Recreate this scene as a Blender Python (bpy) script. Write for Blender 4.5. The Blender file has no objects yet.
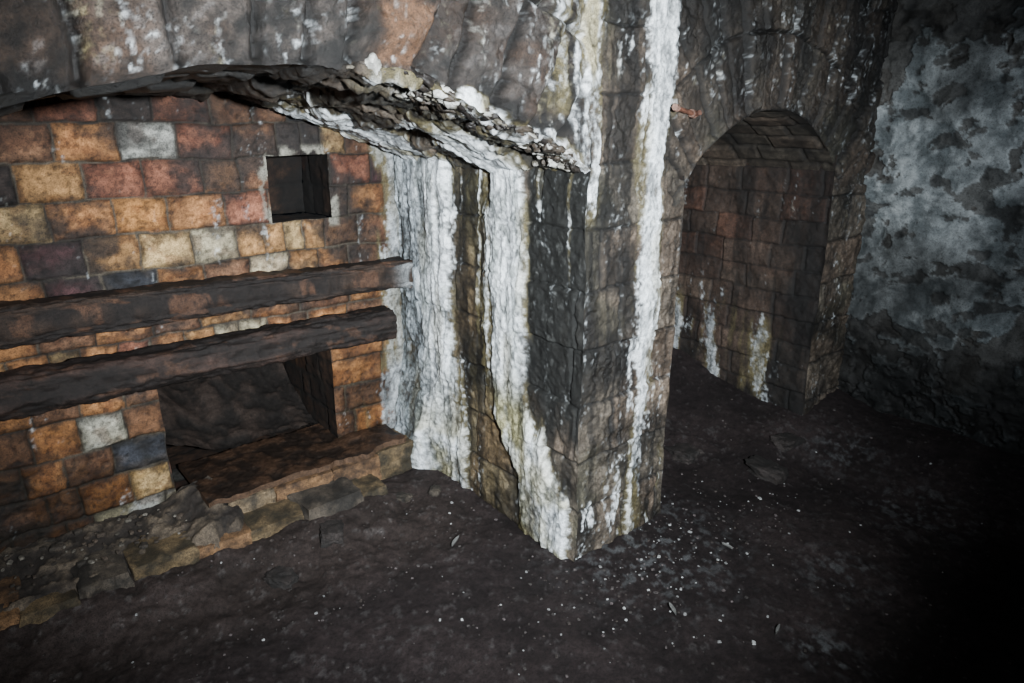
import bpy, math, numpy as np
from mathutils import Vector, Matrix

# ------------------------------------------------------------------ noise
def _h(ix,iy,iz,seed):
    n=(ix*374761393+iy*668265263+iz*1442695041+seed*974634777)&0xffffffff
    n=((n^(n>>13))*1274126177)&0xffffffff
    n=((n^(n>>15))*2246822519)&0xffffffff
    n=n^(n>>16)
    return (n&0xffffff)/float(0x1000000)
def vn(x,y,z=0.0,seed=0):
    x,y,z=np.broadcast_arrays(np.asarray(x,float),np.asarray(y,float),np.asarray(z,float))
    ix=np.floor(x).astype(np.int64);iy=np.floor(y).astype(np.int64);iz=np.floor(z).astype(np.int64)
    fx=x-ix;fy=y-iy;fz=z-iz
    fx=fx*fx*(3-2*fx);fy=fy*fy*(3-2*fy);fz=fz*fz*(3-2*fz)
    def c(a,b,d): return _h(ix+a,iy+b,iz+d,seed)
    x00=c(0,0,0)*(1-fx)+c(1,0,0)*fx; x10=c(0,1,0)*(1-fx)+c(1,1,0)*fx
    x01=c(0,0,1)*(1-fx)+c(1,0,1)*fx; x11=c(0,1,1)*(1-fx)+c(1,1,1)*fx
    return (x00*(1-fy)+x10*fy)*(1-fz)+(x01*(1-fy)+x11*fy)*fz
def fbm(x,y,z=0.0,oct=4,seed=0):
    s=0;a=.5;t=0;f=1.0
    for o in range(oct):
        s=s+a*vn(np.asarray(x)*f,np.asarray(y)*f,np.asarray(z)*f,seed+o*17);t+=a;a*=.55;f*=2.03
    s=s/t
    return np.clip((s-.5)*1.6+.5,0,1)
def ss(a,b,x):
    t=np.clip((x-a)/(b-a),0,1); return t*t*(3-2*t)
def mix(a,b,t):
    a=np.asarray(a,float);b=np.asarray(b,float);t=np.asarray(t)
    if t.ndim>=1 and (a.ndim>t.ndim or b.ndim>t.ndim or a.ndim==1 or b.ndim==1): t=t[...,None]
    return a*(1-t)+b*t
def rnd(a,b,s):
    return _h(np.asarray(a).astype(np.int64),np.asarray(b).astype(np.int64),np.zeros_like(np.asarray(a)).astype(np.int64),s)

def courses(U,Z,rh,L,seed,wr=.012,jit=.25):
    U2=U+(fbm(U*7,Z*7,oct=3,seed=seed+5)-.5)*wr*1.6
    Z2=Z+(fbm(U*6,Z*6,oct=3,seed=seed+9)-.5)*wr*1.6
    r=np.floor(Z2/rh); fz=Z2-r*rh
    Lr=L*(.85+.3*rnd(r,r*0,seed)); x=U2+rnd(r,r*0+3,seed+1)*L+50*L
    c0=np.floor(x/Lr)
    B=lambda k: k*Lr+(rnd(r,k,seed+2)-.5)*jit*2*Lr
    c=np.where(x<B(c0),c0-1,np.where(x>=B(c0+1),c0+1,c0))
    d=np.minimum(np.minimum(x-B(c),B(c+1)-x),np.minimum(fz,rh-fz))
    return d,rnd(r,c,seed+11),rnd(r,c,seed+12),rnd(r,c,seed+13)

# ------------------------------------------------------------------ mesh builder
def warp(P,amt=.008):
    x,y,z=P[...,0],P[...,1],P[...,2]
    W=np.stack([fbm(x*5,y*5,z*5,oct=3,seed=101),fbm(x*5,y*5,z*5,oct=3,seed=202),fbm(x*5,y*5,z*5,oct=3,seed=303)],-1)-.5
    return P+W*2*amt
class MB:
    def __init__(s): s.v=[];s.f=[];s.c=[];s.n=0
    def grid(s,P,C,keep=None,closed=False):
        n,m=P.shape[:2]
        idx=np.arange(n*m).reshape(n,m)
        if closed: idx=np.concatenate([idx,idx[:, :1]],1)
        q=np.stack([idx[:-1,:-1],idx[1:,:-1],idx[1:,1:],idx[:-1,1:]],-1)
        if keep is not None: q=q[keep]
        s.f.append(q.reshape(-1,4)+s.n); s.v.append(P.reshape(-1,3)); s.c.append(C.reshape(-1,4)); s.n+=n*m
    def build(s,name,mat,smooth=True,parent=None):
        v=np.concatenate(s.v);f=np.concatenate(s.f);c=np.concatenate(s.c)
        me=bpy.data.meshes.new(name)
        me.vertices.add(len(v));me.vertices.foreach_set('co',v.astype(np.float32).ravel())
        me.loops.add(len(f)*4);me.loops.foreach_set('vertex_index',f.astype(np.int32).ravel())
        me.polygons.add(len(f));me.polygons.foreach_set('loop_start',(np.arange(len(f))*4).astype(np.int32))
        me.update(calc_edges=True)
        a=me.color_attributes.new('Col','FLOAT_COLOR','POINT');a.data.foreach_set('color',c.astype(np.float32).ravel())
        me.polygons.foreach_set('use_smooth',np.full(len(f),smooth))
        me.validate();me.materials.append(mat)
        o=bpy.data.objects.new(name,me);bpy.context.scene.collection.objects.link(o)
        if parent: o.parent=parent
        return o
def rgba(C,rough):
    R=np.broadcast_to(np.asarray(rough,float),C.shape[:-1])
    return np.concatenate([np.clip(C,0,1),R[...,None]],-1)
def ls(a,b,step): return np.linspace(a,b,max(2,int(round((b-a)/step))+1))
def pieces(pts,step):
    out=[np.array([pts[0]])]
    for a,b in zip(pts[:-1],pts[1:]): out.append(ls(a,b,step)[1:])
    return np.concatenate(out)

# ------------------------------------------------------------------ material
def surf(name,scale=70,var=.35,bump=.35,dist=.004,spec=.35,pits=.5,big=.35):
    m=bpy.data.materials.new(name);m.use_nodes=True;nt=m.node_tree;N=nt.nodes;Lk=nt.links
    b=N['Principled BSDF']; b.inputs['Specular IOR Level'].default_value=spec
    at=N.new('ShaderNodeAttribute');at.attribute_name='Col'
    tc=N.new('ShaderNodeTexCoord')
    def noise(sc,det):
        n=N.new('ShaderNodeTexNoise');n.inputs['Scale'].default_value=sc;n.inputs['Detail'].default_value=det;n.inputs['Roughness'].default_value=.75
        Lk.new(tc.outputs['Object'],n.inputs['Vector']);return n
    def mrange(src,a,bb,c,d):
        r=N.new('ShaderNodeMapRange');r.inputs['From Min'].default_value=a;r.inputs['From Max'].default_value=bb;r.inputs['To Min'].default_value=c;r.inputs['To Max'].default_value=d
        Lk.new(src,r.inputs['Value']);return r.outputs[0]
    def mth(op,a,bb):
        r=N.new('ShaderNodeMath');r.operation=op
        for i,q in enumerate((a,bb)):
            if isinstance(q,(int,float)): r.inputs[i].default_value=q
            else: Lk.new(q,r.inputs[i])
        return r.outputs[0]
    n1=noise(scale,8);n2=noise(scale*3,5);n3=noise(scale*.35,8)
    hf=mth('MULTIPLY',mth('ADD',n1.outputs['Fac'],n2.outputs['Fac']),.5)
    sep=N.new('ShaderNodeSeparateColor');Lk.new(at.outputs['Color'],sep.inputs[0])
    wv=mrange(sep.outputs[2],.15,.5,1.0,.6)
    v=mth('MULTIPLY',mrange(hf,.38,.62,1-var,1+var),mrange(n3.outputs['Fac'],.35,.65,1-var*.6,1+var*.6))
    v=mth('MULTIPLY',v,mrange(n2.outputs['Fac'],.36,.44,1-pits,1.0))
    v=mth('ADD',mth('MULTIPLY',mth('SUBTRACT',v,1.0),wv),1.0)
    vm=N.new('ShaderNodeVectorMath');vm.operation='SCALE'
    Lk.new(at.outputs['Color'],vm.inputs[0]);Lk.new(v,vm.inputs['Scale'])
    Lk.new(vm.outputs[0],b.inputs['Base Color']);Lk.new(at.outputs['Alpha'],b.inputs['Roughness'])
    bp=N.new('ShaderNodeBump');bp.inputs['Distance'].default_value=dist
    Lk.new(mth('MULTIPLY',wv,bump),bp.inputs['Strength'])
    Lk.new(mth('ADD',hf,mth('MULTIPLY',n3.outputs['Fac'],big)),bp.inputs['Height']);Lk.new(bp.outputs[0],b.inputs['Normal'])
    return m
M_brick=surf('firebrick_masonry',70,.55,.8,.006,.35,.55)
M_stone=surf('sooty_sandstone',75,.70,1.0,.008,.5,.65)
M_plaster=surf('limewash_plaster',38,.34,.6,.006,.35,.45)
M_dirt=surf('damp_dirt',80,.6,.7,.006,.25,.5)
M_rust=surf('rusted_iron',80,.65,.9,.007,.35)

# ------------------------------------------------------------------ constants (metres, room axes)
V1=1.25
UC,R1=-1.0,1.987; ZC1=1.83-R1
NU0,NU1,NC=.55,1.80,1.175; R2=.818; ZC2=1.77-R2
UW=2.2
arch1c=lambda u: ZC1+np.sqrt(np.maximum(R1**2-(u-UC)**2,0.01))
def arch1(u):      # eroded, broken lower edge of the voussoirs
    u=np.asarray(u,float)
    k=ss(-1.05,-.85,u)*ss(.0,-.10,u)
    n=(fbm(u*11,u*0+.5,oct=4,seed=401)-.5)*.040
    step=(np.floor(fbm(u*6,u*0+2.5,oct=2,seed=403)*4)/4-.5)*.03
    return arch1c(u)+k*(n+step)+.022*ss(-.90,-.82,u)*ss(-.60,-.70,u)+(fbm(u*6,u*0,oct=3,seed=404)-.5)*.008
arch2=lambda u: ZC2+np.sqrt(np.maximum(R2**2-(u-NC)**2,0.01))
WHITE=np.array([.72,.77,.80])

def stone_col(r1,r2,r3,U,Z,base=.085,seed=0):
    n=fbm(U*6,Z*6,oct=6,seed=seed+40); f=fbm(U*40,Z*40,oct=3,seed=seed+47)
    C=mix([1.0,.72,.52],[1.0,.85,.66],r2)*base*(.6+.7*r1)[...,None]
    C=mix(C,np.array([.75,.78,.5])*base*.8,ss(.6,.85,fbm(U*3,Z*3,oct=3,seed=seed+44))*.5)
    C=C*((.22+1.5*ss(.15,.85,n))*(.6+.8*f))[...,None]
    return C
def calcite(C,H,m,U,Z,thick,seed,dirty=.0,flow=1.0):
    lump=fbm(U*14,Z*8,oct=5,seed=seed+1); rib=fbm(U*22,Z*1.5,oct=5,seed=seed+2)
    pop=fbm(U*80,Z*60,oct=3,seed=seed+3)
    e=ss(.02,.45,m)*(1-ss(.6,1.0,m))
    stain=fbm(U*10,Z*2.5,oct=5,seed=seed+6)
    C=mix(C,[.12,.100,.045],np.clip(e*.8*ss(.3,.6,stain),0,1))
    cov=ss(.30,.80,m+(lump-.5)*.4+(rib-.5)*.5+(pop-.5)*.45)
    wc=mix(WHITE*.38,WHITE*1.15,ss(.25,.62,rib*.55+lump*.45))
    wc=mix(wc,[.34,.30,.17],ss(.55,.8,stain)*(.35+dirty))
    wc=wc*(.45+.60*ss(.25,.6,pop*.7+lump*.3))[...,None]
    C=mix(C,wc,cov)
    cc=ss(.1,1.0,m)
    H=H*(1-.6*cc)+cc*(thick+(lump-.5)*.022+(rib-.5)*.012*flow+(pop-.5)*.005)
    return C,H,cov

# ------------------------------------------------------------------ brick back wall
TX=np.array([-200,-50,0,50,100,150,200,250,300,350,400,460]);TU=np.array([-2.05,-1.685,-1.553,-1.411,-1.258,-1.091,-.91,-.713,-.497,-.258,.006,.35])
PAL=dict(o=(.36,.165,.062),O=(.54,.245,.075),r=(.21,.082,.048),b=(.165,.083,.045),y=(.44,.235,.090),t=(.44,.30,.14),c=(.46,.40,.27),w=(.42,.42,.38),m=(.070,.030,.032),n=(.026,.028,.035),k=(.040,.028,.024))
RH=.1365;ZT=1.852
ROWS=[(105,[-40,30,95,150,210,250,285,318,350,380,405,440],'brkrbbnnbrb'),
(140,[-70,-10,50,118,176,231,275,300,320,345,378,410,440],'bbowrbkktbrb'),
(178,[-60,12,83,143,203,240,270,330,370,405,440],'kyrrobbrmk'[:10]),
(212,[-20,47,113,168,224,268,330,350,385,410,440],'toOorbbomb'),
(246,[-60,15,83,138,193,237,265,285,305,325,360,400,440],'omytcyytyobb'),
(278,[-20,40,100,157,205,250,290,320,350,380,410,440],'omnobcyobrb'),
(310,[-30,30,90,150,200,250,300,350,400,440],'obobyobob'),
(345,[-60,0,45,80,118,150,185,215,240,270,310,350,400,440],'yotoroyccoobb'),
(395,[-70,-20,25,78,125,166,240,300,333,385,440],'bobobbbboo'),
(425,[-70,-20,25,78,125,166,240,300,333,385,440],'bbowbbbboo'),
(455,[-50,15,60,112,170,240,300,333,350,390,440],'bobnwbbbbo'),
(480,[-75,-15,40,75,131,172,240,300,333,360,390,440],'obbotrbbboo'),
(505,[-50,0,30,60,90,166,240,300,333,385,440],'bobbwwbbbo'),
(540,[-50,10,55,100,166,240,300,333,385,440],'bobobbbbb')]
def brickfn(U,Z,seed=0):
    U2=U+(fbm(U*12,Z*12,oct=3,seed=5)-.5)*.010; Z2=Z+(fbm(U*9,Z*9,oct=3,seed=6)-.5)*.012
    d,a,b,c=courses(U,Z-ZT,RH,.2,31,.004)
    C=np.array([PAL[k] for k in 'obryokbt'])[np.minimum((a*8).astype(int),7)]
    row=np.floor((ZT-Z2)/RH).astype(int)
    for i,(y,xs,cs) in enumerate(ROWS):
        xs=np.array(xs,float); ub=np.interp(512+(xs-512)*2300/(2500-y),TX,TU)
        ncol=min(len(cs),len(ub)-1); ub=ub[:ncol+1]
        m=(row==i)&(U2>ub[0])&(U2<ub[-1])
        if not m.any(): continue
        k=np.clip(np.searchsorted(ub,U2)-1,0,ncol-1)
        fz=(ZT-Z2)-i*RH
        dd=np.minimum(np.minimum(U2-ub[k],ub[k+1]-U2),np.minimum(fz,RH-fz))
        d=np.where(m,dd,d)
        cc=np.array([PAL[q] for q in cs[:ncol]])[k]
        C=np.where(m[...,None],cc,C)
        a=np.where(m,rnd(k,k*0+i,77),a);b=np.where(m,rnd(k,k*0+i,78),b)
    sc=ss(.42,.74,fbm(U*20,Z*20,oct=5,seed=9))
    C=C*(.75+.4*b)[...,None]
    C=C*(.60+.7*fbm(U*9,Z*9,oct=5,seed=10))[...,None]
    C=mix(C,C*np.array([.45,.37,.35]),sc*.7)
    C=C*(.45+.55*ss(.004,.036,d+(fbm(U*30,Z*30,oct=3,seed=11)-.5)*.030))[...,None]
    C=mix(C,C*1.3+np.array([.03,.02,.01]),ss(.62,.85,fbm(U*14,Z*24,oct=4,seed=12))*.5)
    hd=np.hypot(np.maximum(np.maximum(-.63-U,U+.355),0),np.maximum(np.maximum(1.30-Z,Z-1.58)*.8,0))
    soot=ss(.56,.80,fbm(U*3.5,Z*5,oct=6,seed=13)+.22*ss(.20,.02,hd)+.16*ss(1.55,1.75,Z))
    C=mix(C,[.018,.015,.014],soot*.85)
    pit=ss(.74,.82,fbm(U*55,Z*55,oct=2,seed=15)); C=mix(C,C*.4,pit*.8)
    mort=ss(.002,.006,d+ (fbm(U*50,Z*50,oct=2,seed=16)-.5)*.003)
    C=mix(mix([.022,.018,.014],[.065,.054,.040],ss(.4,.7,fbm(U*6,Z*6,oct=3,seed=18))),C,mort)
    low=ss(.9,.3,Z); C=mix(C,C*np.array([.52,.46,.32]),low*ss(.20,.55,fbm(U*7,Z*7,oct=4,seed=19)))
    C=C*(1-.55*ss(1.60,1.8,Z))[...,None]*(1-.35*ss(-.55,-.2,U))[...,None]*(1-.25*ss(-1.2,-1.6,U))[...,None]  # far left bricks dimmed in colour to stand for the light's falloff
    H=-.009*(1-ss(0,.009,d))+(a-.5)*.012-pit*.003+(fbm(U*18,Z*18,oct=5,seed=17)-.5)*.010
    return C,H
HU0,HU1,HZ0,HZ1=-.63,-.355,1.305,1.578
OU0,OU1,OZ0,OZ1=-1.172,-.414,.16,.77
mb=MB()
us=pieces([-2.08,OU0,HU0,OU1,HU1,.04],.006); zs=pieces([0,OZ0,OZ1,HZ0,HZ1,1.88],.006)
U,Z=np.meshgrid(us,zs,indexing='ij')
C,H=brickfn(U,Z)
sp=ss(.16,.02,-U-.0+(fbm(U*20,Z*3,oct=3,seed=21)-.5)*.16-.13*ss(.9,.2,Z))
C,H,cv=calcite(C,H,sp*.8,U,Z,.01,22,.2); C=mix(C,C*.45,cv)
mort=ss(.55,.7,fbm(U*18,Z*18,oct=4,seed=23))*ss(.05,.02,np.maximum(np.maximum(HU0-U,U-HU1),np.maximum(HZ0-Z,Z-HZ1)))
C=mix(C,[.25,.24,.20],mort*.8)
inbox=lambda u0,u1,z0,z1:(ss(-.006,.012,np.maximum(np.maximum(u0-U,U-u1),np.maximum(z0-Z,Z-z1))))
H=H*inbox(HU0,HU1,HZ0,HZ1)*inbox(OU0,OU1,OZ0,OZ1)
cu=(us[:-1]+us[1:])/2;cz=(zs[:-1]+zs[1:])/2;CU,CZ=np.meshgrid(cu,cz,indexing='ij')
keep=~(((CU>HU0)&(CU<HU1)&(CZ>HZ0)&(CZ<HZ1))|((CU>OU0)&(CU<OU1)&(CZ>OZ0)&(CZ<OZ1)))
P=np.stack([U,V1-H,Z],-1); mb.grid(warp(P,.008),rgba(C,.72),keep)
def recess(u0,u1,z0,z1,dep,dark,step=.012):
    ds=ls(0,dep,step)
    for kind in range(5):
        if kind in(0,1):
            A,B=np.meshgrid(ds,ls(z0,z1,step),indexing='ij'); u=(u0,u1)[kind]
            C,H=brickfn(A+u*3+.5,B); H=H*ss(0,.03,A); P=np.stack([u+(H if kind==0 else -H),V1+A,B],-1)
        elif kind in(2,3):
            A,B=np.meshgrid(ds,ls(u0,u1,step),indexing='ij'); z=(z0,z1)[kind-2]
            C,H=brickfn(B,A+z); H=H*ss(0,.03,A); P=np.stack([B,V1+A,z+(H if kind==2 else -H)],-1)
        else:
            A,B=np.meshgrid(ls(u0,u1,step),ls(z0,z1,step),indexing='ij'); C,H=brickfn(A,B); P=np.stack([A,V1+dep-H,B],-1)
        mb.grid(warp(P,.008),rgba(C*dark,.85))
recess(HU0,HU1,HZ0,HZ1,.28,.12); recess(OU0,OU1,OZ0,OZ1,1.0,.2)  # small hole's inside shadow is put into its darkened brick colour
mb.build('wall_back',M_brick)

# ------------------------------------------------------------------ front masonry wall (pier, arches)
def frontfn(U,Z):
    d,a,b,c=courses(U,Z,.225,.40,51,.010,.32)
    r1=np.hypot(U-UC,Z-ZC1)-R1; th=np.arctan2(U-UC,Z-ZC1)
    m1=(r1>-.05)&(r1<.50)&(U<-.02+.0*U)
    e=courses(th*R1-r1*.12,r1+.05,.40,.150,57,.014,.25)
    r2=np.hypot(U-NC,Z-ZC2)-R2; t2=np.arctan2(U-NC,Z-ZC2)
    m2=(r2>-.02)&(r2<.62)&(Z>ZC2+.45)&(U>NU0-.10-.0*U)&(U<NU1+.5)
    g=courses(t2*R2,r2,.31,.085,63,.006,.12)
    sel=lambda i,base: np.where(m1,e[i],np.where(m2,g[i],base))
    d=sel(0,d);a=sel(1,a);b=sel(2,b);c=sel(3,c)
    C=stone_col(a,b,c,U,Z,.082,3)
    gr=fbm(U*30,Z*30,oct=5,seed=66); st=fbm((U*.8+Z*.6)*12,(Z*.8-U*.6)*40,oct=5,seed=67); bl=fbm(U*7,Z*9,oct=5,seed=68)
    C1=mix([.009,.008,.007],[.060,.048,.041],ss(.3,.75,gr*.35+st*.35+bl*.40))*(.5+.8*a)[...,None]
    C1=mix(C1,C1*np.array([.95,.74,.60]),ss(.45,.7,fbm(U*5,Z*7,oct=3,seed=69)))
    C1=mix(C1,[.13,.12,.115],ss(.68,.78,st*.6+gr*.4)*.4)
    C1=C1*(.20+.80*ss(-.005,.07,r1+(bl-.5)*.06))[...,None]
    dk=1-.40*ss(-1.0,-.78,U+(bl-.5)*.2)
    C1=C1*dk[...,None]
    org=ss(.08,.05,np.maximum(np.abs(U+.72),np.abs(Z-1.92))+(bl-.5)*.05);C1=mix(C1,[.13,.062,.028],org*.6)
    C=np.where(m1[...,None],C1,C)
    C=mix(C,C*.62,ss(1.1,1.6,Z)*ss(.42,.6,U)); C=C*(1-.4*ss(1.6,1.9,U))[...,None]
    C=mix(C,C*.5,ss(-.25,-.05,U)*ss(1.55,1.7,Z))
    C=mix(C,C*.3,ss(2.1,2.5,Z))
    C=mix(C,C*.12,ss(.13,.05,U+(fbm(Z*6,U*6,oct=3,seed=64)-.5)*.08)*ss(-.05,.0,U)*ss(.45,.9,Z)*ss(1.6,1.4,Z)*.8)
    dr=ss(.50,.66,fbm(U*20,Z*1.2,oct=5,seed=65))*ss(0,.03,U)*ss(.55,.5,U);C=mix(C,C*.2,dr*.85)
    jd=np.where(m1|m2,ss(.001,.014,d),ss(.001,.010,d))
    C=C*(.18+.82*jd)[...,None]
    H=-.010*(1-ss(0,.010,d))+(a-.5)*np.where(m1,.03+.07*ss(-.95,-.8,U)*ss(-.1,-.3,U),np.where(m2,.030,.012))+(fbm(U*24,Z*24,oct=5,seed=71)-.5)*.014
    H=H-np.where(m1,.030*(1-ss(0,.025,d)),0)+np.where(m1,(fbm(U*9,Z*9,oct=4,seed=72)-.5)*.03*ss(-1.0,-.8,U)*ss(-.03,-.25,U),0)-np.where(m2,.012*(1-ss(0,.014,d)),0)
    H=H-.05*ss(-.90,-.84,U)*ss(-.60,-.66,U)*ss(1.93,1.87,Z)
    pit=ss(.7,.8,fbm(U*45,Z*45,oct=2,seed=73));H=H-pit*.005
    w=lambda s:(fbm(U*16,Z*1.8,oct=5,seed=s)-.5)
    hwB=.055+.02*ss(1.4,1.9,Z)+.008*ss(.5,.1,Z); cB=.345+.03*(fbm(Z*2,Z*0,oct=2,seed=80)-.5)+.02*ss(1.2,2,Z)
    mB=ss(-.05,.05,hwB-np.abs(U-cB)+w(81)*.09)*(1-.6*ss(.75,.1,Z)*fbm(U*20,Z*6,oct=3,seed=82))
    C,H,k1=calcite(C,H,mB,U,Z,.008,83,.05)
    cA=.0+.05*(1.9-Z)*.3; mA=ss(-.06,.04,.035+.03*ss(1.8,2.1,Z)-np.abs(U-cA)+w(85)*.14)*ss(1.30,1.5,Z)
    C,H,k2=calcite(C,H,mA*.68,U,Z,.004,86,.6)
    mA2=ss(-.05,.03,.03-np.abs(U+.13)+w(88)*.12)*ss(1.7,1.8,Z)*.6
    C,H,k4=calcite(C,H,mA2,U,Z,.003,89,.7)
    mC=ss(.6,.8,fbm(U*18,Z*5,oct=4,seed=90))*ss(.5,.1,Z)*ss(.0,.04,U)*ss(.6,.5,U)*.7
    C,H,k3=calcite(C,H,mC,U,Z,.002,91,.2)
    edge=ss(.035,.0,r1+(fbm(U*14,Z*14,oct=4,seed=92)-.5)*.06)*ss(-.86,-.74,U)*ss(0,-.06,U)*m1
    C,H,k5=calcite(C,H,edge*.60,U,Z,.006,93,.5)
    return C,H,np.clip(k1+k2+k3+k4+k5,0,1)
mb=MB()
def frontpatch(us,zlo,zhi,nz,fade=None):
    t=np.linspace(0,1,nz); U,T=np.meshgrid(us,t,indexing='ij')
    lo=zlo(U) if callable(zlo) else zlo+0*U
    Z=lo+T*(zhi-lo); C,H,k=frontfn(U,Z)
    if fade is not None: H=H*fade(U,Z)
    rough=.66-.16*ss(.3,.7,fbm(U*6,Z*6,oct=3,seed=99))
    mb.grid(warp(np.stack([U,0*U-H,Z],-1)),rgba(C,rough))
e=lambda d: ss(-.001,.02,d)
ZH=2.75
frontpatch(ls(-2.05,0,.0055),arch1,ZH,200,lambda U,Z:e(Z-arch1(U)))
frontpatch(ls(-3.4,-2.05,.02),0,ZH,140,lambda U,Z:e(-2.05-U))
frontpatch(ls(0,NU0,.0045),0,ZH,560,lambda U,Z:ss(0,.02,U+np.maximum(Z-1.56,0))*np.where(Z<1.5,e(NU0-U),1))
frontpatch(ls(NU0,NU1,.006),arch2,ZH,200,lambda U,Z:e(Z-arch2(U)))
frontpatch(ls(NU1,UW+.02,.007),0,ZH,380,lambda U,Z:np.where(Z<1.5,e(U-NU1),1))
us=ls(-2.05,0,.0055);vs=ls(0,V1+.02,.007);U,V=np.meshgrid(us,vs,indexing='ij');q=ss(.05,.5,V);Zs=arch1(U)*(1-q)+arch1c(U)*q
th=np.arctan2(U-UC,Zs-ZC1)
d,a,b,c=courses(th*R1+.0,V,.26,.165,57,.006,.15)
def leftflow(V,Z,s):
    w=(fbm(V*15,s*1.3,oct=5,seed=111)-.5)
    c1=1.03-.02*ss(.8,.2,Z);h1=.235+.05*ss(.8,.15,Z)
    m1=ss(-.08,.07,h1-np.abs(V-c1)+w*.15)
    c2=.445-.26*ss(.75,.1,Z);h2=.125+.03*ss(.5,.1,Z)
    m2=ss(-.07,.06,h2-np.abs(V-c2)+w*.12)
    return m1,m2
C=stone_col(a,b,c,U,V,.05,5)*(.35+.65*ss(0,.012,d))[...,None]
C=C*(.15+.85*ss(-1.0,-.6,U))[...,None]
H=-.014*(1-ss(0,.014,d))+(a-.5)*.05+(fbm(U*12,V*12,oct=5,seed=121)-.5)*.055*ss(-1.3,-.7,U)
m1,m2=leftflow(V,1.7+0*U,1.6+np.abs(U))
wn=(fbm(U*6,V*8,oct=4,seed=123)-.5)*.4
m1=m1*ss(-.75,-.35,U+wn);m2=m2*ss(-.60,-.22,U+wn)
m3=ss(.22,.05,V+(fbm(U*8,V*8,oct=4,seed=124)-.5)*.2)*ss(-.85,-.7,U)*.45
C,H,k=calcite(C,H,np.maximum(np.maximum(m1,m2),m3),V,U,.03,131,.30)
H=H*ss(0,.02,V)
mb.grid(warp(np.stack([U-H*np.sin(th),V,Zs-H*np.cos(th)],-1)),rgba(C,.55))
vs=ls(0,V1+.02,.0048);zs=ls(0,1.66,.005);V,Z=np.meshgrid(vs,zs,indexing='ij')
d,a,b,c=courses(V+.13,Z,.225,.34,51,.010,.32)
C=stone_col(a,b,c,V,Z,.095,7)
C=C*(.25+.75*ss(.001,.010,d))[...,None]
C=mix(C,C*np.array([1.0,.90,.48]),ss(.3,.1,np.abs(V-.6))*.6)
dr=ss(.44,.62,fbm(V*18,Z*1.1,oct=5,seed=139));C=mix(C,C*.18,dr*.85)
blk=ss(.38,.29,V+(fbm(V*12,Z*2,oct=3,seed=140)-.5)*.1)*ss(.30,.62,Z+(fbm(V*8,Z*3,oct=4,seed=141)-.5)*.45)
C=mix(C,[.0050,.0055,.0048],blk*.98)
C=mix(C,[.12,.125,.12],blk*ss(.80,.88,fbm(V*40,Z*22,oct=4,seed=142))*.25)
H=-.010*(1-ss(0,.010,d))+(a-.5)*.012+(fbm(V*24,Z*24,oct=5,seed=143)-.5)*.016
m1,m2=leftflow(V,Z,1.6-Z)
drip=ss(.56,.70,fbm(V*24,Z*1.0,oct=4,seed=148))*ss(.0,.06,V)*ss(1.1,1.5,Z+(fbm(V*30,Z*0,oct=2,seed=149)-.5)*.9)*(.55-.30*blk)
C,H,k0=calcite(C,H,drip,V,Z,.003,147,.3)
C,H,k1=calcite(C,H,m2,V,Z,.026,151,.05,1.2)
gl=ss(.75,.55,Z)*ss(.22,.34,V)*ss(.62,.5,V);C=mix(C,C*np.array([.42,.37,.20]),gl*ss(.2,.55,fbm(V*10,Z*4,oct=4,seed=152)))
C,H,k2=calcite(C,H,m1*(.8+.2*ss(1.1,.9,V)),V,Z,.036,153,.0,1.5)
C=mix(C,C*np.array([.38,.42,.45]),ss(.99,1.09,V+(fbm(V*9,Z*3,oct=3,seed=154)-.5)*.12)*.75)
kk=np.clip(k1+k2,0,1)
mg=ss(.56,.74,fbm(V*14,Z*1.4,oct=5,seed=156));C=mix(C,C*np.array([.30,.32,.31]),mg*kk*.6)
sp2=ss(.62,.74,fbm(V*30,Z*22,oct=4,seed=158));C=mix(C,C*np.array([.35,.36,.33]),sp2*kk*.6)
low=ss(.62,.1,Z)*kk; C=mix(C,C*np.array([.60,.54,.36]),low*ss(.3,.7,fbm(V*9,Z*6,oct=4,seed=155)))
H=H+.09*ss(.75,.0,Z)*ss(.85,1.1,V)*(.6+.8*fbm(V*6,Z*6,oct=2,seed=157))
H=H*ss(0,.02,V)*ss(1.66,1.60,Z)**.2
mb.grid(warp(np.stack([-H,V,Z],-1)),rgba(C,.62-.2*kk+.12*blk))
V,Z=np.meshgrid(ls(0,V1,.03),ls(0,1.7,.03),indexing='ij');d,a,b,c=courses(V,Z,.2,.3,9)
mb.grid(warp(np.stack([-2.05+(a-.5)*.01,V,Z],-1)),rgba(stone_col(a,b,c,V,Z)*(.35+.65*ss(0,.02,d))[...,None],.7))
ND=1.25
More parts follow.
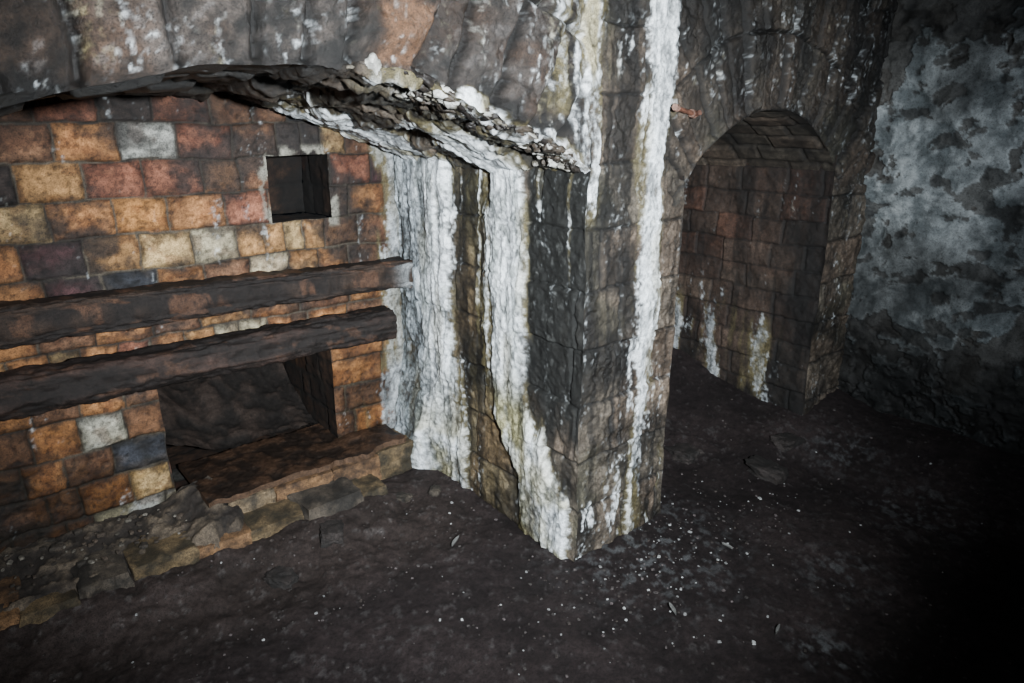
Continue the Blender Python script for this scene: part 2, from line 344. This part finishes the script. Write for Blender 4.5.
def jamb(u,sgn,step,dark,flows):
    V,Z=np.meshgrid(ls(0,ND,step),ls(0,1.56,step),indexing='ij')
    d,a,b,c=courses(V+.4,Z,.135,.24,171,.008)
    n=fbm(V*5,Z*5,oct=6,seed=172)
    C=mix([.046,.027,.019],[.062,.043,.031],b)*((.6+.7*a)*(.12+1.3*n))[...,None]*dark
    C=mix(C,C*np.array([1.25,.78,.64]),(b>.6)*ss(.85,1.05,Z)*.7)
    C=C*(.35+.65*ss(0,.010,d))[...,None]
    dr=ss(.48,.66,fbm(V*12,Z*1.2,oct=5,seed=173));C=mix(C,C*.30,dr*.75)
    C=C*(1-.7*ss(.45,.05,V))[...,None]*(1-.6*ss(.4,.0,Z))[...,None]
    H=-.010*(1-ss(0,.010,d))+(a-.5)*.016+(fbm(V*20,Z*20,oct=5,seed=175)-.5)*.012
    if flows:
        w=fbm(V*12,Z*2,oct=5,seed=177)-.5
        m=ss(-.08,.08,.05-np.abs(V-.62)+w*.25)*ss(.9,.6,Z)*.75; m=np.maximum(m,ss(-.07,.08,.05-np.abs(V-.30)+w*.25)*ss(.76,.5,Z)*.65)
        m=np.maximum(m,ss(-.08,.08,.14-np.abs(V-.98)+w*.3)*ss(.8,.5,Z)*.75)
        C,H,k=calcite(C,H,m,V,Z,.003,179,.3)
        C=mix(C,C*.40,k)
    H=H*ss(0,.02,V)*ss(1.56,1.44,Z)
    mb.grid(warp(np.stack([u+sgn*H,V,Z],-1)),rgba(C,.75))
jamb(NU1,-1,.007,1.0,True); jamb(NU0,1,.02,.8,False)
us=ls(NU0,NU1,.01);U,V=np.meshgrid(us,ls(0,ND,.01),indexing='ij');Zs=arch2(U);t2=np.arctan2(U-NC,Zs-ZC2)
d,a,b,c=courses(V,t2*R2,.11,.24,183,.006)
C=stone_col(a,b,c,U,V,.04,13)*(.4+.6*ss(0,.012,d))[...,None];H=(-.014*(1-ss(0,.014,d))+(a-.5)*.016)*ss(0,.03,V)
mb.grid(warp(np.stack([U-H*np.sin(t2),V,Zs-H*np.cos(t2)],-1)),rgba(C,.7))
U,Z=np.meshgrid(ls(NU0,NU1,.02),ls(0,1.8,.02),indexing='ij');d,a,b,c=courses(U,Z,.135,.24,191)
mb.grid(warp(np.stack([U,ND-.01+(a-.5)*.01,Z],-1)),rgba(stone_col(a,b,c,U,Z,.05)*(.4+.6*ss(0,.02,d))[...,None],.8))
mb.build('wall_front',M_stone)

# ------------------------------------------------------------------ plaster wall right
mb=MB();V,Z=np.meshgrid(ls(-3.6,.03,.0065),ls(0,2.75,.0065),indexing='ij')
n1=fbm(V*2.2,Z*2.2,oct=6,seed=201);n2=fbm(V*6,Z*6,oct=6,seed=203);n3=fbm(V*26,Z*26,oct=4,seed=205);n4=fbm(V*1.5+3,Z*1.5,oct=4,seed=206)
C=mix([.10,.115,.12],[.33,.355,.36],ss(.25,.75,n2*.6+n3*.4))
h0=n1*.50+n2*.33+n3*.17+.07*ss(.8,.3,Z)+.07*ss(2.0,2.3,Z)+.05*ss(-.25,0,V)
hole=ss(.51,.535,h0)
rim=ss(.485,.51,h0)*(1-hole)
spot=ss(.58,.63,fbm(V*9,Z*13,oct=5,seed=207))
C=mix(C,mix([.018,.017,.016],[.070,.066,.060],ss(.3,.7,n2*.5+n3*.5)),np.clip(hole*.9+spot*.8,0,1));C=mix(C,C*1.25,rim)
C=C*(.30+.70*ss(.30,.62,n4))[...,None]
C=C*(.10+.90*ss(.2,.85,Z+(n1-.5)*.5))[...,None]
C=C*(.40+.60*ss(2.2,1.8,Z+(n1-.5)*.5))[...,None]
H=.012*(1-hole)-.006*spot+(n2-.5)*.025+(n3-.5)*.005
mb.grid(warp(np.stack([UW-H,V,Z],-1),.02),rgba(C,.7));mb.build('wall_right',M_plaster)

# ------------------------------------------------------------------ ceiling (barrel vault)
mb=MB();A,B=np.meshgrid(ls(-3.4,UW+.05,.03),np.linspace(0,math.pi,140),indexing='ij')
V=-1.8+1.82*np.cos(B);Z=2.5+.5*np.sin(B);d,a,b,c=courses(A,B*1.8,.16,.4,221)
C=stone_col(a,b,c,A,B*1.8,.05)*(.4+.6*ss(0,.02,d))[...,None]
mb.grid(warp(np.stack([A,V,Z+(a-.5)*.02],-1)),rgba(C,.8));mb.build('ceiling',M_stone)

# ------------------------------------------------------------------ floor
def floorz(U,V):
    z=(fbm(U*2,V*2,oct=3,seed=231)-.5)*.03
    z=z+.14*ss(.9,.0,UW-U)*ss(-2.2,-1.0,V)*1.0+.07*ss(.9,1.6,U)*ss(-.35,.1,V)
    z=z+.10*ss(.15,.8,V)*ss(.45,.7,U)
    z=z+.07*ss(.45,.0,-U)*ss(.5,1.0,V)*ss(-.8,-.2,U)
    z=z+.08*ss(.32,.0,.9-V)*ss(-.2,-.5,U)
    return z
mb=MB();U,V=np.meshgrid(ls(-3.4,UW+.1,.009),ls(-3.6,1.3,.009),indexing='ij')
n=fbm(U*9,V*9,oct=5,seed=241);n2=fbm(U*45,V*45,oct=3,seed=243);n3=fbm(U*2.5,V*2.5,oct=4,seed=245)
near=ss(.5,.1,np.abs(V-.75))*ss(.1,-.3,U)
Z=floorz(U,V)+(n-.5)*(.010+.025*near)+(n2-.5)*.004
C=mix([.0120,.0088,.0090],[.026,.0190,.0188],ss(.25,.85,n*.4+n3*.6))
C=mix(C,[.060,.055,.055],ss(.70,.82,n2*.75+n3*.25)*.5)
for (x,y,r,q) in ((.3,-.12,.6,.6),(.75,-.75,.25,.5),(1.45,-.75,.35,.5),(.3,-.9,.18,.8),(1.7,-.3,.3,.4)):
    C=mix(C,[.10,.105,.11],ss(r,r*.1,np.hypot(U-x,V-y))*ss(.56,.75,fbm(U*36,V*36,oct=4,seed=247))*q)
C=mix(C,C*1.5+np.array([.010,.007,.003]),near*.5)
mb.grid(np.stack([U,V,Z],-1),rgba(C,.8));mb.build('floor',M_dirt)

# ------------------------------------------------------------------ rocks
rng=np.random.default_rng(5)
def rock(mb,cen,size,rot=0,seed=0,n=7,round_=.35,noise=.16,cols=((.06,.045,.04),(.13,.10,.08)),tilt=0,rough=.75):
    t=np.linspace(-1,1,n);A,B=np.meshgrid(t,t,indexing='ij');O=np.ones_like(A)
    for P in ([A,B,O],[A,B,-O],[A,O,B],[A,-O,B],[O,A,B],[-O,A,B]):
        p=np.stack(P,-1);l=np.linalg.norm(p,axis=-1,keepdims=True)
        p=p*(1-round_)+p/l*round_*1.25
        q=p*1.3+seed*7.31
        dd=fbm(q[...,0],q[...,1],q[...,2],oct=5,seed=seed)-.5
        p=p*(1+dd*noise*2)[...,None]
        sh=p*np.array(size)/2
        cr,sr=math.cos(rot),math.sin(rot);ct,st=math.cos(tilt),math.sin(tilt)
        x,y,z=sh[...,0],sh[...,1],sh[...,2]
        x,z=x*ct+z*st,-x*st+z*ct
        x,y=x*cr-y*sr,x*sr+y*cr
        W=np.stack([x,y,z],-1)+np.array(cen)
        g=fbm(W[...,0]*14,W[...,1]*14,W[...,2]*14,oct=6,seed=33)
        C=mix(cols[0],cols[1],ss(.3,.75,g))
        mb.grid(W,rgba(C,rough))
OR=((.05,.028,.015),(.20,.11,.050));GR=((.018,.015,.012),(.07,.056,.042));MO=((.03,.023,.012),(.13,.09,.045));PA=((.05,.04,.028),(.20,.145,.085))
mb=MB();u=-2.04;i=0
while u<-.42:
    L=rng.uniform(.16,.30); L=min(L,-.36-u)
    top=.115+rng.uniform(-.018,.014)
    rock(mb,(u+L/2,1.055+rng.uniform(-.02,.02),top/2-.02),(L*1.04,.37,top+.06),rng.uniform(-.05,.05),300+i,22,.10,.14,(OR,MO,GR,MO)[i%4]);u+=L;i+=1
u=-1.02
for L in (.2,.27,.24,.2):
    rock(mb,(u+L/2,1.15+rng.uniform(-.02,.012),.105-rng.uniform(0,.012)),(L*1.0,.22,.175),rng.uniform(-.05,.05),340+i,22,.10,.14,(PA,OR,OR,MO)[i%4]);u+=L;i+=1
mb.build('stone_hearth_ledge',M_stone)
mb=MB();U,V=np.meshgrid(ls(-2.04,-.94,.008),ls(.88,1.245,.008),indexing='ij')
n=fbm(U*14,V*14,oct=5,seed=365);Z=.130+.05*ss(1.0,1.24,V)+.05*ss(-1.25,-1.1,U)+(n-.5)*.045-.10*ss(.96,.88,V+(n-.5)*.08)-.16*ss(-1.02,-.95,U+(n-.5)*.08)
C=mix([.020,.015,.012],[.11,.085,.06],ss(.4,.85,n));mb.grid(np.stack([U,V,Z],-1),rgba(C,.8))
for i in range(150):
    s=abs(rng.normal(0,.008))+.004;uu=rng.uniform(-2.0,-1.05);vv=rng.uniform(1.0,1.22)
    k=rng.random();cc=((.09,.08,.065),(.22,.20,.17)) if k>.7 else ((.03,.025,.02),(.08,.06,.045))
    rock(mb,(uu,vv,.145+s*.2+.04*float(ss(1.0,1.25,np.array(vv)))),(s*1.5,s*1.1,s*.8),rng.uniform(0,3),400+i,5,.5,.25,cc)
mb.build('mortar_debris',M_stone)

mb=MB();U,V=np.meshgrid(ls(OU0+.004,OU1-.004,.009),ls(1.47,2.24,.009),indexing='ij')
n=fbm(U*14,V*14,oct=6,seed=261)
Z=.235+.42*ss(1.45,2.25,V)*(.8+.4*fbm(U*3,V*3,oct=2,seed=262))+.10*ss(-.9,-1.17,U)+(n-.5)*.035
C=mix([.010,.008,.007],[.030,.021,.017],ss(.35,.8,n));mb.grid(np.stack([U,V,Z],-1),rgba(C,.8));mb.build('ash_heap',M_dirt)

mb=MB();U,V=np.meshgrid(ls(0,1,.008),ls(0,1,.012),indexing='ij')
edge=.05*(fbm(U*9,0*U,oct=4,seed=271)-.5)
uu=-1.10+U*.95; vv=1.03+edge*(1-V)+V*.44
n=fbm(uu*14,vv*14,oct=6,seed=273)
C=mix([.018,.012,.009],[.056,.031,.019],ss(.35,.8,n));top=.222+(n-.5)*.014+.012*(fbm(uu*4,vv*4,oct=2,seed=274)-.5)
mb.grid(np.stack([uu,vv,top],-1),rgba(C,.5))
mb.grid(np.stack([uu,vv,top*0+.20],-1),rgba(C*.5,.7))
for k in (0,-1):
    s=np.stack([np.stack([uu[:,k],vv[:,k],top[:,k]],-1),np.stack([uu[:,k],vv[:,k],top[:,k]*0+.20],-1)],1);mb.grid(s,rgba(np.zeros((s.shape[0],2,3))+[.075,.043,.025],.6))
    s=np.stack([np.stack([uu[k],vv[k],top[k]],-1),np.stack([uu[k],vv[k],top[k]*0+.20],-1)],1);mb.grid(s,rgba(np.zeros((s.shape[0],2,3))+[.07,.04,.025],.6))
mb.build('rusty_hearth_plate',M_rust)

# ------------------------------------------------------------------ beams
def beam(name,u0,u1,v,z0,z1,a,b,p,seed,cols):
    mb=MB();S,T=np.meshgrid(ls(u0,u1,.007),np.linspace(0,2*math.pi,84,endpoint=False),indexing='ij')
    f=(S-u0)/(u1-u0);c,s=np.cos(T),np.sin(T)
    x=np.sign(c)*np.abs(c)**(2/p)*a;y=np.sign(s)*np.abs(s)**(2/p)*b
    n=fbm(S*4,c*1.2+3,s*1.2+3,oct=6,seed=seed)-.5;g=fbm(S*22,c*3+5,s*3+5,oct=4,seed=seed+2)-.5
    gr=fbm(S*2.5,c*7+5,s*7+5,oct=3,seed=seed+3)-.5
    k=1+n*.24+g*.18+gr*.14
    zc=z0+(z1-z0)*f+.008*np.sin(S*2.1+seed)
    P=np.stack([S,v+x*k,zc+y*k],-1)
    C=mix(cols[0],cols[1],ss(.4,.9,n+.5+.3*g+.25*gr))
    C=mix(C,cols[2],ss(.66,.82,fbm(S*12,c*2+9,s*2+9,oct=5,seed=seed+7))*.6)
    C=mix(C,WHITE*.4,ss(-.16,-.04,S)*ss(.5,.7,fbm(S*9,c+2,s+4,oct=3,seed=seed+9))*.8)
    mb.grid(P,rgba(C,.65),closed=True)
    for kk in (0,-1):
        cen=P[kk].mean(0);E=np.stack([P[kk],np.broadcast_to(cen,P[kk].shape)],0);mb.grid(E,rgba(np.zeros(E.shape)+[.03,.02,.015],.8),closed=True)
    mb.build(name,M_rust)
beam('rusty_iron_beam',-2.04,-.03,1.17,1.045,1.035,.072,.066,5,281,((.010,.007,.006),(.040,.024,.016),(.09,.044,.025)))
beam('rusty_iron_beam.001',-2.04,-.17,1.12,.83,.80,.083,.078,2.4,291,((.010,.007,.006),(.038,.022,.017),(.065,.034,.021)))

# ------------------------------------------------------------------ calcite crust nodules along the arch edge
mb=MB()
for i in range(700):
    uu=rng.uniform(-.86,-.01);vv=abs(rng.normal(0,.09));sz=rng.uniform(.005,.024)*(.6+.5*rng.random())
    w=rng.random()>.66
    qq=float(ss(.05,.5,np.array(vv)));z=float(arch1(np.array(uu)))*(1-qq)+float(arch1c(np.array(uu)))*qq
    rock(mb,(uu,vv+.008,z-sz*.05),(sz*2.2,sz*1.3,sz*(.9+.6*rng.random())),rng.uniform(-.6,.6),520+i,7,.6,.5,((.10,.09,.07),(.48,.48,.45)) if w else ((.012,.010,.009),(.050,.040,.031)),rng.uniform(-.1,.6),.5)
mb.build('calcite_crust',M_plaster)

# ------------------------------------------------------------------ loose stones
mb=MB()
DK=((.010,.008,.007),(.026,.020,.018))
for (x,y,s,cc) in [(-.70,.76,.09,DK),(-.97,.66,.08,DK),(1.25,-.12,.13,DK),(1.55,-.06,.10,DK),(1.1,.28,.11,DK),(-.3,.84,.05,GR),(-.15,.8,.05,GR)]:
    zz=float(floorz(np.array(x),np.array(y)))
    rock(mb,(x,y,zz+s*.05),(s*1.4,s,s*.60),rng.uniform(0,3),int(700+x*50+y*90),18,.45,.3,cc,rng.uniform(-.15,.15))
mb.build('fallen_stones',M_stone)
mb=MB()
for i in range(1200):
    if i<560: x=rng.normal(.25,.42);y=rng.normal(-.18,.20)
    elif i<780: x=rng.uniform(-1.8,0);y=rng.uniform(.3,.85)
    else: x=rng.uniform(-1.6,2.0);y=rng.uniform(-1.6,.5)
    if y>-.02 and -.02<x<.57: continue
    if x>2.1 or (x<0 and y>.85): continue
    s=min(.0025+abs(rng.normal(0,.0030)),.013);k=rng.random()
    cc=((.22,.22,.22),(.42,.43,.43)) if (k>.95 or (i<560 and k>.70)) else (((.05,.045,.042),(.12,.10,.10)) if k>.4 else ((.02,.016,.015),(.05,.04,.035)))
    zz=float(floorz(np.array(x),np.array(y)))
    rock(mb,(x,y,zz+s*.25),(s*1.5,s*1.1,s*.7),rng.uniform(0,3),900+i%40,4,.5,.3,cc)
mb.build('scattered_gravel',M_stone)
mb=MB()
for (x,y,r,l) in [(-.30,.42,.4,.06),(.05,-.45,1.2,.05),(.55,-.35,2.0,.045),(.25,-.75,.2,.04)]:
    A,B=np.meshgrid(np.linspace(-1,1,14),np.linspace(-1,1,7),indexing='ij')
    w=.3*np.maximum(1-A**2,0)**.7;px=A*l/2;py=B*w*l/2;pz=.012+.01*B**2+.006*A
    zz=float(floorz(np.array(x),np.array(y)))
    P=np.stack([x+px*math.cos(r)-py*math.sin(r),y+px*math.sin(r)+py*math.cos(r),zz+pz],-1)
    mb.grid(P,rgba(np.zeros(P.shape)+[.12,.12,.115],.7))
mb.build('fallen_leaves',M_plaster)

# ------------------------------------------------------------------ iron spike in the wall
mb=MB()
def rod(p0,p1,r,col,n=20,seg=14,prof=None):
    p0=np.array(p0,float);p1=np.array(p1,float);ax=(p1-p0);L=np.linalg.norm(ax);ax/=L
    s=np.cross(ax,[0,0,1.]);s/=np.linalg.norm(s);t=np.cross(s,ax)
    S,T=np.meshgrid(np.linspace(0,1,n),np.linspace(0,2*math.pi,seg,endpoint=False),indexing='ij')
    rr=(prof(S) if prof else 1+0*S)*r*(.85+.3*fbm(S*9,T,oct=2,seed=5))
    P=p0+S[...,None]*L*ax+(np.cos(T)*rr)[...,None]*s+(np.sin(T)*rr)[...,None]*t
    mb.grid(P,rgba(np.zeros(P.shape)+col,.6),closed=True)
    for k in (0,-1):
        E=np.stack([P[k],np.broadcast_to(P[k].mean(0),P[k].shape)],0);mb.grid(E,rgba(np.zeros(E.shape)+col,.6),closed=True)
# bolt standing out of the masonry, bent along the wall
rod((.56,.04,1.742),(.535,-.055,1.748),.010,(.10,.045,.03))
rod((.56,-.020,1.742),(.40,-.045,1.765),.0085,(.14,.06,.038))
rod((.545,-.020,1.744),(.525,-.024,1.747),.016,(.14,.08,.06),6,6)
rod((.412,-.042,1.763),(.394,-.046,1.766),.013,(.22,.13,.10),6,6)
mb.build('iron_wall_bolt',M_rust)

# ------------------------------------------------------------------ lights / world / camera
w=bpy.data.worlds.new('dark_world');bpy.context.scene.world=w;w.use_nodes=True
w.node_tree.nodes['Background'].inputs[0].default_value=(.5,.65,.9,1);w.node_tree.nodes['Background'].inputs[1].default_value=.005
def spot(name,loc,tgt,en,ang,blend,size,col):
    l=bpy.data.lights.new(name,'SPOT');l.energy=en;l.spot_size=math.radians(ang);l.spot_blend=blend;l.shadow_soft_size=size;l.color=col
    o=bpy.data.objects.new(name,l);bpy.context.scene.collection.objects.link(o);o.location=loc
    o.rotation_euler=(Vector(tgt)-Vector(loc)).to_track_quat('-Z','Y').to_euler();return o
spot('flash_lamp',(-1.5,-2.05,1.80),(-.14,.4,1.20),1320,88,1.0,.05,(.91,.965,1.0))
spot('right_wall_fill',(-.2,-2.5,1.9),(2.2,-.30,1.42),135,72,1.0,.12,(.82,.91,1.0))  # added fill light that brightens the plaster wall, not an actual lamp there
cam=bpy.data.cameras.new('camera');cam.lens=24;cam.sensor_width=36;cam.clip_start=.05
co=bpy.data.objects.new('camera',cam);bpy.context.scene.collection.objects.link(co)
co.location=(-1.736,-1.667,1.7);co.rotation_euler=(math.radians(72.5),0,math.radians(-40))
bpy.context.scene.camera=co
